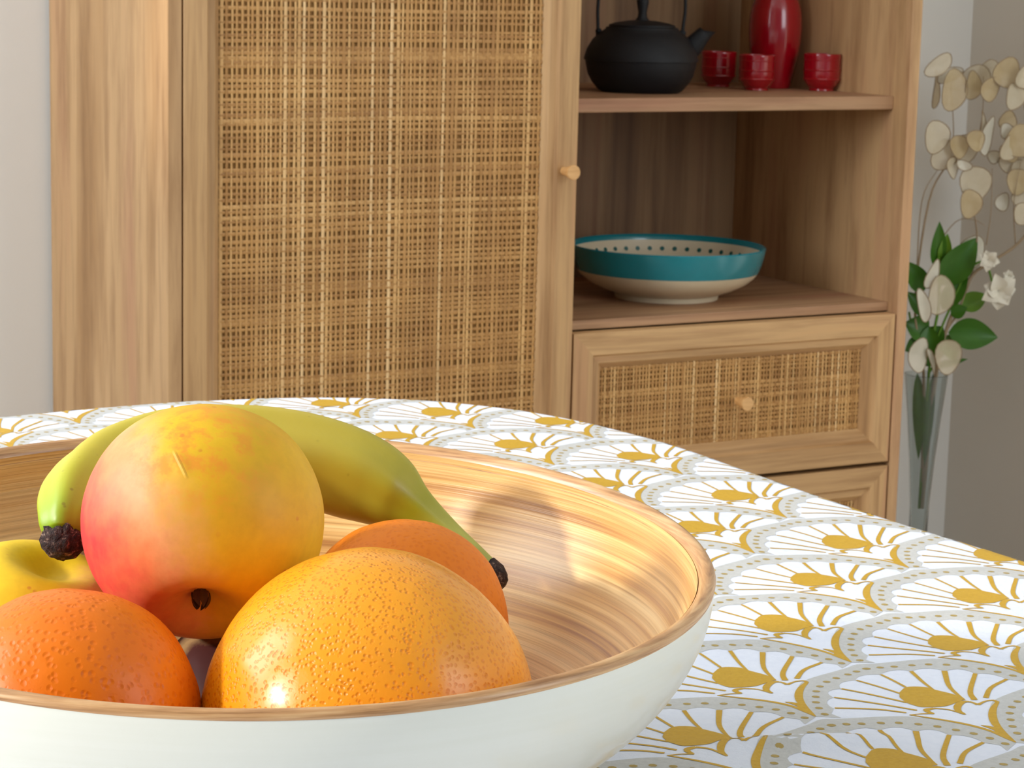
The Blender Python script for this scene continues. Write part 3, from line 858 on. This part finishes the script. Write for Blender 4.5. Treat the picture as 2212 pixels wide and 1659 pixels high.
# resample densely, smooth
LP = []
n = len(loop)
for i in range(n):
    a, b, c, d = (V(loop[(i + k) % n] + (0,)) for k in (-1, 0, 1, 2))
    L = (c - b).length
    m_ = max(1, int(L / 0.012))
    for k in range(m_):
        t_ = k / m_
        LP.append(0.5 * ((2*b) + (c - a)*t_ + (2*a - 5*b + 4*c - d)*t_*t_ + (3*b - a - 3*c + d)*t_**3))
for it in range(3):
    LP = [(LP[i-1] + LP[i] * 2 + LP[(i+1) % len(LP)]) / 4 for i in range(len(LP))]
NL = len(LP)
NRM = []
for i in range(NL):
    tg = (LP[(i+1) % NL] - LP[i-1]).normalized()
    NRM.append(V((-tg.y, tg.x, 0)))
cen = sum(LP, V((0, 0, 0))) / NL
if (LP[0] - cen).dot(NRM[0]) < 0: NRM = [-x for x in NRM]
RE = 0.010
def sdist(x, y):
    """signed distance to the table outline (outside positive), nearest point and outward normal"""
    best = 1e9; bi = 0
    for i in range(0, NL, 4):
        dx = x - LP[i].x; dy = y - LP[i].y; d = dx*dx + dy*dy
        if d < best: best = d; bi = i
    best = 1e9
    for i in range(bi - 4, bi + 5):
        q_ = LP[i % NL]; dx = x - q_.x; dy = y - q_.y; d = dx*dx + dy*dy
        if d < best: best = d; bj = i % NL
    q_, nn = LP[bj], NRM[bj]
    sd = (x - q_.x) * nn.x + (y - q_.y) * nn.y
    return sd, V((x, y, 0)) - nn * sd, nn
def ch(x, y):
    h = 0.0005 * math.sin(x * 61 + 1.3 * math.sin(y * 23)) * math.sin(y * 47 + 1.0) + 0.0005 * math.sin(x * 31 - y * 37)
    # a small pinched fold beside the bowl
    dx, dy = x - 0.118, y - 0.893
    a = 0.15; ex = dx * math.cos(a) + dy * math.sin(a); ey = -dx * math.sin(a) + dy * math.cos(a)
    h += 0.0040 * math.exp(-(ex / 0.034) ** 2 - (ey / 0.0065) ** 2)
    return h
def cloth_map(x, y, off=0.0):
    sd, q_, nn = sdist(x, y)
    if sd <= 0:
        f = min(1.0, -sd / 0.03)
        return V((x, y, TT + ch(x, y) * f + off))
    L = math.pi / 2 * RE
    if sd < L:
        a = sd / RE
        p = q_ + nn * ((RE + off) * math.sin(a))
        return V((p.x, p.y, TT - RE + (RE + off) * math.cos(a)))
    p = q_ + nn * (RE + off)
    return V((p.x, p.y, TT - RE - (sd - L)))

# base sheet: constrained triangulation of a grid inside the outline
cm = MB()
vin = [V((p.x, p.y)) for p in LP]
edges = [(i, (i + 1) % NL) for i in range(NL)]
xs0, xs1 = min(p.x for p in LP), max(p.x for p in LP); ys0, ys1 = min(p.y for p in LP), max(p.y for p in LP)
def put_grid(x0, x1, y0, y1, st, skip=None):
    y = y0
    while y < y1:
        x = x0
        while x < x1:
            if not (skip and skip(x, y)):
                sd, _, _ = sdist(x, y)
                if sd < -st * 0.55: vin.append(V((x + 1e-5 * math.sin(y * 999), y)))
            x += st
        y += st
vis = lambda x, y: -0.62 < x < 0.50 and 0.62 < y < 1.70
fold = lambda x, y: 0.05 < x < 0.19 and 0.865 < y < 0.925
put_grid(xs0, xs1, ys0, ys1, 0.03, vis)
put_grid(-0.62, 0.50, 0.62, 1.70, 0.0085, fold)
put_grid(0.05, 0.19, 0.865, 0.925, 0.0028)
ov, oe, of, *_ = delaunay_2d_cdt(vin, edges, [], 1, 1e-6)
cm.add([V((v.x, v.y, TT + ch(v.x, v.y) * min(1.0, max(0, -sdist(v.x, v.y)[0]) / 0.03))) for v in ov], [tuple(f) for f in of], 0)
# rolled edge and hanging skirt
ds = [0.0, 0.25, 0.5, 0.75, 1.0]
rows = [math.pi / 2 * RE * d for d in ds] + [math.pi / 2 * RE + x for x in (0.04, 0.12, 0.24)]
vs, fs = [], []
for j, d in enumerate(rows):
    for i in range(NL):
        q_, nn = LP[i], NRM[i]
        if j < 5:
            a = d / RE; p = q_ + nn * RE * math.sin(a); z = TT - RE + RE * math.cos(a)
        else:
            wv = 0.010 * (d / 0.24) * math.sin(i * 0.35) ; p = q_ + nn * (RE + max(0, wv)); z = TT - RE - (d - math.pi / 2 * RE)
        vs.append(V((p.x, p.y, z)))
for j in range(len(rows) - 1):
    for i in range(NL):
        k = (i + 1) % NL
        fs.append((j*NL+i, j*NL+k, (j+1)*NL+k, (j+1)*NL+i))
cm.add(vs, fs, 0)

# the printed fan, in lattice units (s towards A, t towards B)
LS = 0.295
PB = V((0.5139755, 3.42239759, 0)) * LS
PA = V((-0.258, 0.079, 0)) * LS
PBv = V((0.088, 0.2845, 0)) * LS
def arcs(cusps):
    out = []
    for i in range(0, len(cusps) - 2, 2):
        a, m_, b = (V(cusps[i + k] + (0,)) for k in (0, 1, 2))
        ctrl = m_ * 2 - (a + b) / 2
        for k in range(7):
            t_ = k / 7
            # rounder than a parabola
            t2 = 0.5 - 0.5 * math.cos(math.pi * t_)
            out.append((a * (1-t2)**2 + ctrl * 2 * t2 * (1-t2) + b * t2**2).to_tuple()[:2])
    out.append(cusps[-1])
    return out
O_ = [(0.0, 1.0), (0.045, 1.045), (0.094, 1.090), (0.158, 1.122), (0.317, 1.165), (0.469, 1.185), (0.58, 1.176), (0.690, 1.125), (0.79, 1.066), (0.886, 1.010), (0.97, 0.97)]
O_ = O_ + [(t_, s_) for s_, t_ in O_[:-1][::-1]]
O_ = [p.to_tuple()[:2] for p in catmull(O_, 3)]
I_ = [(0.030, 0.875), (0.070, 0.935)] + arcs([(0.154, 0.939), (0.237, 0.992), (0.326, 0.972), (0.412, 1.022), (0.491, 0.965), (0.588, 0.992), (0.663, 0.918), (0.755, 0.915), (0.815, 0.815),
      (0.905, 0.765), (0.918, 0.668), (0.985, 0.596), (0.965, 0.491), (1.018, 0.412), (0.972, 0.326), (0.992, 0.237), (0.939, 0.154)]) + [(0.935, 0.070), (0.875, 0.030)]
band = O_ + I_[::-1]
paddle = [p.to_tuple()[:2] for p in catmull([(0.329, 0.539), (0.386, 0.602), (0.489, 0.642), (0.554, 0.668), (0.642, 0.635), (0.664, 0.535)], 5)] + \
         [p.to_tuple()[:2] for p in catmull([(0.652, 0.46), (0.606, 0.392), (0.564, 0.364), (0.519, 0.350), (0.450, 0.379), (0.400, 0.412), (0.37, 0.462)], 4)]
def ribbon(pts, w0, w1=None, wm=None, n=4):
    c = catmull([p + (0,) for p in pts], n) if len(pts) > 2 else [V(pts[0] + (0,)) + (V(pts[1] + (0,)) - V(pts[0] + (0,))) * i / 6 for i in range(7)]
    if w1 is None: w1 = w0
    if wm is None: wm = (w0 + w1) / 2
    l_, r_ = [], []
    for i, p in enumerate(c):
        t_ = i / (len(c) - 1)
        tg = (c[min(i+1, len(c)-1)] - c[max(i-1, 0)]).normalized(); nn = V((-tg.y, tg.x, 0))
        w_ = (w0 * (1-t_)**2 + (4*wm - w0 - w1) * t_ * (1-t_) / 1.0 + w1 * t_**2) * 0.5
        l_.append((p + nn * w_).to_tuple()[:2]); r_.append((p - nn * w_).to_tuple()[:2])
    vs = l_ + r_; k = len(l_)
    return vs, [(i, i+1, k+i+1, k+i) for i in range(k - 1)]
def fill(poly, st=0.045):
    xs = [p[0] for p in poly]; ys = [p[1] for p in poly]
    vin = [V(p) for p in poly]; n = len(poly)
    x = min(xs)
    while x < max(xs):
        y = min(ys)
        while y < max(ys):
            ins = False; j = n - 1
            for i in range(n):
                if (poly[i][1] > y) != (poly[j][1] > y) and x < (poly[j][0]-poly[i][0]) * (y-poly[i][1]) / (poly[j][1]-poly[i][1]) + poly[i][0]: ins = not ins
                j = i
            if ins: vin.append(V((x, y)))
            y += st
        x += st
    ov, oe, of, *_ = delaunay_2d_cdt(vin, [(i, (i+1) % n) for i in range(n)], [], 1, 1e-5)
    return [tuple(v) for v in ov], [tuple(f) for f in of]
motif = []   # (verts, faces, material, layer)
v_, f_ = fill(band); motif.append((v_, f_, 1, 1))
v_, f_ = fill(paddle); motif.append((v_, f_, 2, 2))
RB = [([(0.647, 0.633), (0.81, 0.815)], .017), ([(0.660, 0.521), (0.915, 0.668)], .017), ([(0.604, 0.392), (0.80, 0.445), (0.962, 0.488)], .018), ([(0.535, 0.290), (0.70, 0.312), (0.970, 0.326)], .018),
      ([(0.580, 0.233), (0.730, 0.226), (0.935, 0.160)], .018)]
for pts, w_ in RB: motif.append((*ribbon(pts, w_), 2, 2))
for pts, w0, w1 in (([(0.500, 0.635), (0.580, 0.759), (0.663, 0.915)], .016, .024), ([(0.325, 0.535), (0.370, 0.605), (0.435, 0.735), (0.491, 0.967)], .014, .032), ([(0.275, 0.550), (0.315, 0.68), (0.326, 0.974)], .034, .024), ([(0.224, 0.600), (0.218, 0.770), (0.154, 0.939)], .030, .020)):
    motif.append((*ribbon(pts, w0, w1), 2, 2))
for pts, w0, w1, wm in (
    ([(0.557, 0.205), (0.505, 0.245), (0.445, 0.272)], .010, .018, .012), ([(0.445, 0.272), (0.476, 0.288), (0.490, 0.318), (0.457, 0.354)], .012, .022, .032), ([(0.457, 0.354), (0.382, 0.357), (0.291, 0.310)], .018, .016, .014),
    ([(0.291, 0.310), (0.333, 0.356), (0.346, 0.430), (0.331, 0.500), (0.298, 0.517)], .012, .016, .040), ([(0.298, 0.517), (0.270, 0.500), (0.250, 0.480)], .016, .026, .018), ([(0.250, 0.480), (0.235, 0.515), (0.215, 0.552), (0.181, 0.573), (0.157, 0.550)], .026, .026, .014),
    ([(0.157, 0.555), (0.166, 0.439), (0.155, 0.322), (0.126, 0.214), (0.077, 0.115), (0.004, 0.004)], .018, .008, .044), ([(0.560, 0.207), (0.410, 0.191), (0.267, 0.163), (0.151, 0.118), (0.065, 0.052), (0.003, 0.003)], .012, .010, .024),
    ([(0.195, 0.176), (0.150, 0.164), (0.110, 0.138), (0.072, 0.092)], .006, .030, .036), ([(0.12, 0.15), (0.075, 0.082), (0.03, 0.03)], .02, .01, .05)):
    motif.append((*ribbon(pts, w0, w1, wm), 2, 2))
DOTS = [(0.900, 0.905), (0.835, 0.945), (0.764, 0.978), (0.675, 1.025), (0.590, 1.060), (0.495, 1.078), (0.400, 1.078), (0.305, 1.062), (0.215, 1.043), (0.130, 1.010), (0.050, 0.965)]
DOTS = DOTS + [(b, a) for a, b in DOTS[:-1]] + [(0.965, 0.050)]
for (a, b) in DOTS:
    n = 8
    motif.append(([(a + 0.022 * math.cos(2*math.pi*k/n), b + 0.018 * math.sin(2*math.pi*k/n)) for k in range(n)], [tuple(range(n))], 3, 2))
for n_ in range(-9, 9):
    for m_ in range(-9, 10):
        B0 = PB + PA * n_ + PBv * m_
        c = B0 + (PA + PBv) * 0.5
        if not (-0.60 < c.x < 0.46 and 0.66 < c.y < 1.75): continue
        sd, _, _ = sdist(c.x, c.y)
        if sd > 0.16: continue
        for vs, fs, mi, ly in motif:
            out = []; bad = False
            for (s, t_) in vs:
                p = B0 + PA * s + PBv * t_
                out.append(cloth_map(p.x, p.y, 0.00009 * ly))
            cm.add(out, fs, mi)
cloth = cm.build('tablecloth', [M_cloth, M_grey, M_gold, M_dot])
tag(cloth, 'white cotton tablecloth printed with gold and grey scalloped fans', 'tablecloth')

tb = empty('dining_table', (cen.x, cen.y, 0))
tag(tb, 'dining table with rounded corners hidden under the printed cloth', 'table')
mb = MB()
ring = [V((p.x, p.y, 0)) - NRM[i] * 0.0005 - V((cen.x, cen.y, 0)) for i, p in enumerate(LP)][::3]
n = len(ring)
vs = [V((p.x, p.y, TT - 0.0035)) for p in ring] + [V((p.x, p.y, TT - 0.030)) for p in ring]
mb.add(vs, [tuple(range(n)), tuple(range(2*n - 1, n - 1, -1))] + [(i, (i+1) % n, n + (i+1) % n, n + i) for i in range(n)])
mb.build('tabletop', M_wood_h, tb, smooth=False)
tu0, tu1 = left_u + 0.12, (V((0.266, 1.193, 0)) - CAB).dot(UD) - 0.14
tw0, tw1 = near_w + 0.12, (V((-0.2, 1.59, 0)) - CAB).dot(WD) - 0.16
for uu in (tu0, tu1):
    for ww in (tw0, tw1):
        mb = MB(); c = room(uu, ww) - V((cen.x, cen.y, 0))
        mb.lathe([(0, 0), (0.022, 0), (0.032, TT - 0.03), (0, TT - 0.03)], 20, 0, Matrix.Translation(c))
        mb.build('leg', M_wood_v, tb, sharp=40)

# ------------------------------------------------------------------ bamboo bowl
BC = V((-0.0893, 0.7965, TT + 0.0014))
BR, BH = 0.160, 0.0960
fb = empty('fruit_bowl', BC)
tag(fb, 'large bamboo bowl with cream lacquered outside, heaped with fruit on the tablecloth', 'bowl')
def shear(p):
    f = max(0.0, min(1.0, (p.z - 0.02) / (BH - 0.02)))
    return V((p.x, p.y, p.z + f * (0.050 * p.y - 0.02 * p.x)))
def bprof(off, n=40, h0=0.0, r0=0.0):
    out = []
    for i in range(n + 1):
        a = i / n * math.pi / 2
        h = 1 - math.cos(a)            # 0..1
        r = math.sin(a) ** 0.96
        out.append((r, h))
    return out
def shell(prof, name, mat, parent, seg=160):
    vs, fs, tn = [], [], []
    L = 0.0; Ls = [0.0]
    for a, b in zip(prof[:-1], prof[1:]):
        L += math.hypot(b[0]-a[0], b[1]-a[1]); Ls.append(L)
    for k, (r, z) in enumerate(prof):
        for i in range(seg):
            a = 2 * math.pi * i / seg
            vs.append(shear(V((r * math.cos(a), r * math.sin(a), z)))); tn.append(Ls[k] / 0.2)
    for k in range(len(prof) - 1):
        for i in range(seg):
            j = (i + 1) % seg
            fs.append((k*seg+i, k*seg+j, (k+1)*seg+j, (k+1)*seg+i))
    mb = MB(); mb.add(vs, fs, 0, tn)
    return mb.build(name, mat, parent, sharp=60)
OUTP = [(0.0, 0.0015), (0.050, 0.0012), (0.052, 0.0), (0.056, 0.0), (0.060, 0.004)]
N_ = 34
for i in range(N_ + 1):
    h = 0.045 + (0.955) * i / N_
    r = math.sqrt(max(0, 1 - (1 - h) ** 2)) ** 0.98
    OUTP.append((BR * r * (1.0) if i else 0.0610, BH * h * 0.985))
OUTP = OUTP[:5] + [(0.060 + (p[0] - 0.060) if p[0] > 0.060 else 0.0605, p[1]) for p in OUTP[6:]]
OUTP[-1] = (BR, BH - 0.0012)
shell(OUTP, 'outer_shell', M_lacq, fb)
INP = []
ti = 0.0058
for i in range(44):
    h = i / 43
    r = math.sqrt(max(0, 1 - (1 - h) ** 2)) ** 0.98
    INP.append(((BR - ti) * r, 0.0065 + (BH - 0.0085) * h))
shell(INP, 'bamboo_lining', M_bamboo, fb)
RIMP = [(BR + 0.0001, BH - 0.0022), (BR + 0.0003, BH - 0.0010), (BR - 0.0005, BH + 0.0004), (BR - 0.0020, BH + 0.0010), (BR - 0.0040, BH + 0.0002), (BR - ti + 0.0004, BH - 0.0016), (BR - ti - 0.0001, BH - 0.0045)]
shell(RIMP, 'rim', M_rim, fb)

# ------------------------------------------------------------------ fruit
def fruit(name, C, Rr, mat, label, cat, group, flat=0.96, lump=0.012, seed=0, axis=(0, 0, 1), dimple=True, sub=(96, 64)):
    """nearly round citrus with a small navel at its pole"""
    ax = V(axis).normalized(); Q = V((0, 0, 1)).rotation_difference(ax).to_matrix()
    mb = MB(); vs, fs = [], []; nu, nv = sub
    for j in range(nv + 1):
        th = math.pi * j / nv
        for i in range(nu):
            ph = 2 * math.pi * i / nu
            d = V((math.sin(th) * math.cos(ph), math.sin(th) * math.sin(ph), math.cos(th)))
            r = Rr * (1 + lump * noise.noise(d * 1.7 + V((seed, 0, 0))) + lump * 0.3 * noise.noise(d * 6 + V((seed, 3, 0))))
            if dimple: r -= Rr * 0.035 * math.exp(-(th / 0.13) ** 2) * (1 + 0.3 * math.cos(5 * ph))
            p = d * r; p.z *= flat
            vs.append(Q @ p)
    for j in range(nv):
        for i in range(nu):
            k = (i + 1) % nu
            fs.append((j*nu+i, (j+1)*nu+i, (j+1)*nu+k, j*nu+k))
    mb.add(vs, fs)
    e = mb.build(name, mat, loc=C)
    tag(e, label, cat, group)
    return e
g = fruit('grapefruit', V((-0.0424, 0.7159, 0.8087)), 0.0528, M_grape, 'large glossy pale orange grapefruit with pitted skin at the front of the bowl', 'grapefruit', None, 0.985, 0.012, 2, axis=(0.9, 0.3, -0.3))
fruit('orange', V((-0.1328, 0.7011, 0.8107)), 0.0404, M_orange, 'bright orange with dimpled skin beside the grapefruit, below the blushed apple', 'orange', 'oranges in the bamboo bowl', 0.97, 0.016, 5, axis=(-0.12, 0.85, 0.3), dimple=False)
fruit('orange', V((-0.0372, 0.8350, 0.8055)), 0.0382, M_orange2, 'orange half hidden behind the grapefruit, under the banana stalk', 'orange', 'oranges in the bamboo bowl', 0.985, 0.012, 9, axis=(0.2, 0.5, -0.8), dimple=False)

def apple(C, Rr, axis, mat, label, seed, flat=0.93, deep=1.0, scar=None, mb_label=None):
    """axis points out of the stem end"""
    ax = V(axis).normalized(); Q = V((0, 0, 1)).rotation_difference(ax).to_matrix()
    e = empty('apple', C); tag(e, label, 'apple', 'apples in the bamboo bowl')
    mb = MB(); vs, fs = [], []; nu, nv = 128, 90
    for j in range(nv + 1):
        th = math.pi * j / nv
        for i in range(nu):
            ph = 2 * math.pi * i / nu
            # radius with stem cavity (th=0) and calyx basin (th=pi)
            z = math.cos(th); s = math.sin(th)
            rr = 1.0 - 0.03 * (1 - z) * 0.5
            p = V((s * math.cos(ph), s * math.sin(ph), z)) * rr
            p.z *= flat
            p.z -= 0.36 * deep * math.exp(-(th / 0.33) ** 2)
            cb = math.exp(-((math.pi - th) / 0.32) ** 2)
            p.z += 0.30 * cb
            lob = 1 + 0.016 * math.cos(5 * ph + seed) * (1 - z) * 0.5 * s + 0.03 * deep * math.cos(3 * ph + 1.0) * math.exp(-((th - 0.5) / 0.4) ** 2)
            p.x *= lob; p.y *= lob
            d = V((s * math.cos(ph), s * math.sin(ph), z))
            p *= Rr * (1 + 0.014 * noise.noise(d * 1.6 + V((seed, 1, 0))) + 0.002 * noise.noise(d * 7 + V((seed, 1, 0))))
            p = Q @ p
            if scar:
                sp, sdv, L_, W_ = scar
                v_ = p - sp
                al = v_.dot(sdv); pe = (v_ - sdv * al); pe -= p.normalized() * pe.dot(p.normalized())
                h = math.exp(-(al / L_) ** 4) * (0.0009 * math.exp(-((pe.length) / W_) ** 2) )
                p += p.normalized() * h
            vs.append(p)
    for j in range(nv):
        for i in range(nu):
            k = (i + 1) % nu
            fs.append((j*nu+i, (j+1)*nu+i, (j+1)*nu+k, j*nu+k))
    mb.add(vs, fs); mb.build('skin', mat, e)
    mb = MB(); r = random.Random(seed)
    zc = -Rr * (flat * 0.97 - 0.30)
    mb.lathe([(0, zc - 0.0002), (Rr * 0.07, zc - 0.0004), (Rr * 0.10, zc + 0.001)], 14, 0, Q.to_4x4())
    for k in range(6):
        a = k * math.pi / 3 + r.uniform(-.2, .2)
        b = V((math.cos(a) * Rr * 0.07, math.sin(a) * Rr * 0.07, zc)); tp_ = V((math.cos(a + .4) * Rr * 0.05, math.sin(a + .4) * Rr * 0.05, zc - Rr * 0.16))
        leaf(mb, Q @ b, Q @ tp_, Rr * 0.07, Q @ V((math.cos(a), math.sin(a), 0)), 0.3)
    mb.build('calyx', M_calyx, e)
    if seed == 12: return e
    mb = MB(); zs = Rr * (flat - 0.36 * deep)
    mb.tube([Q @ p for p in catmull([(0, 0, zs - 0.002), (Rr * 0.02, 0, zs + Rr * 0.12), (Rr * 0.08, 0, zs + Rr * 0.24)], 4)], 0.0012, 8)
    mb.build('stem', M_calyx, e)
    return e
AC = V((-0.1009, 0.7700, 0.8568))
scdir = (R_ * 0.42 - U_ * 0.90).normalized()
scp = (R_ * -0.0030 + U_ * 0.0205 - F_ * 0.0340)
apple(AC, 0.0408, (-0.06, 0.70, 0.71), M_apple, 'large yellow apple with a pink-red blush on top of the pile', 3, 0.965, 0.6, scar=(scp, scdir, 0.0050, 0.0011))
apple(V((-0.1640, 0.7930, 0.8085)), 0.0375, (0.30, -0.10, 0.95), M_apple2, 'plain yellow apple at the bowl side, beneath the dark banana tip', 12, 0.92, 0.75)
apple(V((-0.0910, 0.7880, 0.7880)), 0.0330, (1.0, 0.15, 0.1), M_apple3, 'small dark red apple at the bottom of the bowl under the blushed apple', 7)

# banana
bn = empty('banana', (-0.09, 0.87, 0.80))
tag(bn, 'green-tinged yellow banana arching behind the blushed apple', 'banana')
def ray_pt(px, py, t):      # a few measured points of the banana's spine, turned into metres here
    d = R_ * ((px - 1106) / F_PX) + U_ * ((829.5 - py) / F_PX) + F_
    return d * t + V((0, 0, CAM_Z)) - V((-0.09, 0.87, 0.80))
spine = [ray_pt(138, 1158, .802), ray_pt(144, 1122, .806), ray_pt(172, 1070, .822), ray_pt(245, 1020, .850), ray_pt(380, 984, .876), ray_pt(540, 980, .892), ray_pt(670, 1000, .900), ray_pt(775, 1034, .902), ray_pt(848, 1070, .900), ray_pt(896, 1100, .898), ray_pt(960, 1150, .896), ray_pt(1024, 1208, .892), ray_pt(1052, 1238, .890)]
radk = [0.0065, 0.0092, 0.0128, 0.0155, 0.0168, 0.0172, 0.0174, 0.0166, 0.0136, 0.0084, 0.0056, 0.0050, 0.0052]
sp_c = catmull(spine, 8); sp_r = [p.x for p in catmull([(r, 0, 0) for r in radk], 8)]
def penta(a, t_):
    return 1 + 0.06 * math.cos(5 * a + 0.6) + 0.012 * math.cos(3 * a)
mb = MB(); mb.tube(sp_c, sp_r, 40, 0, True, penta, 'len'); mb.build('peel', M_banana, bn)
mb = MB()
d0 = (sp_c[0] - sp_c[3]).normalized(); r = random.Random(2)
mb.tube([sp_c[0] - d0 * 0.0015, sp_c[0] + d0 * 0.002, sp_c[0] + d0 * 0.005, sp_c[0] + d0 * 0.0072], [0.0068, 0.0072, 0.0066, 0.0040], 26, 0, True, lambda a, t_: 1 + 0.14 * math.sin(5 * a + 9 * t_) + 0.08 * math.sin(11 * a))
mb.build('blossom_tip', M_btip, bn)
mb = MB()
d1 = (sp_c[-1] - sp_c[-4]).normalized()
mb.tube([sp_c[-1] - d1 * 0.0025, sp_c[-1] + d1 * 0.0015, sp_c[-1] + d1 * 0.005, sp_c[-1] + d1 * 0.0075], [0.0053, 0.0062, 0.0060, 0.0040], 22, 0, True, lambda a, t_: 1 + 0.12 * math.sin(4 * a + 5 * t_))
mb.build('stalk_end', M_btip, bn)
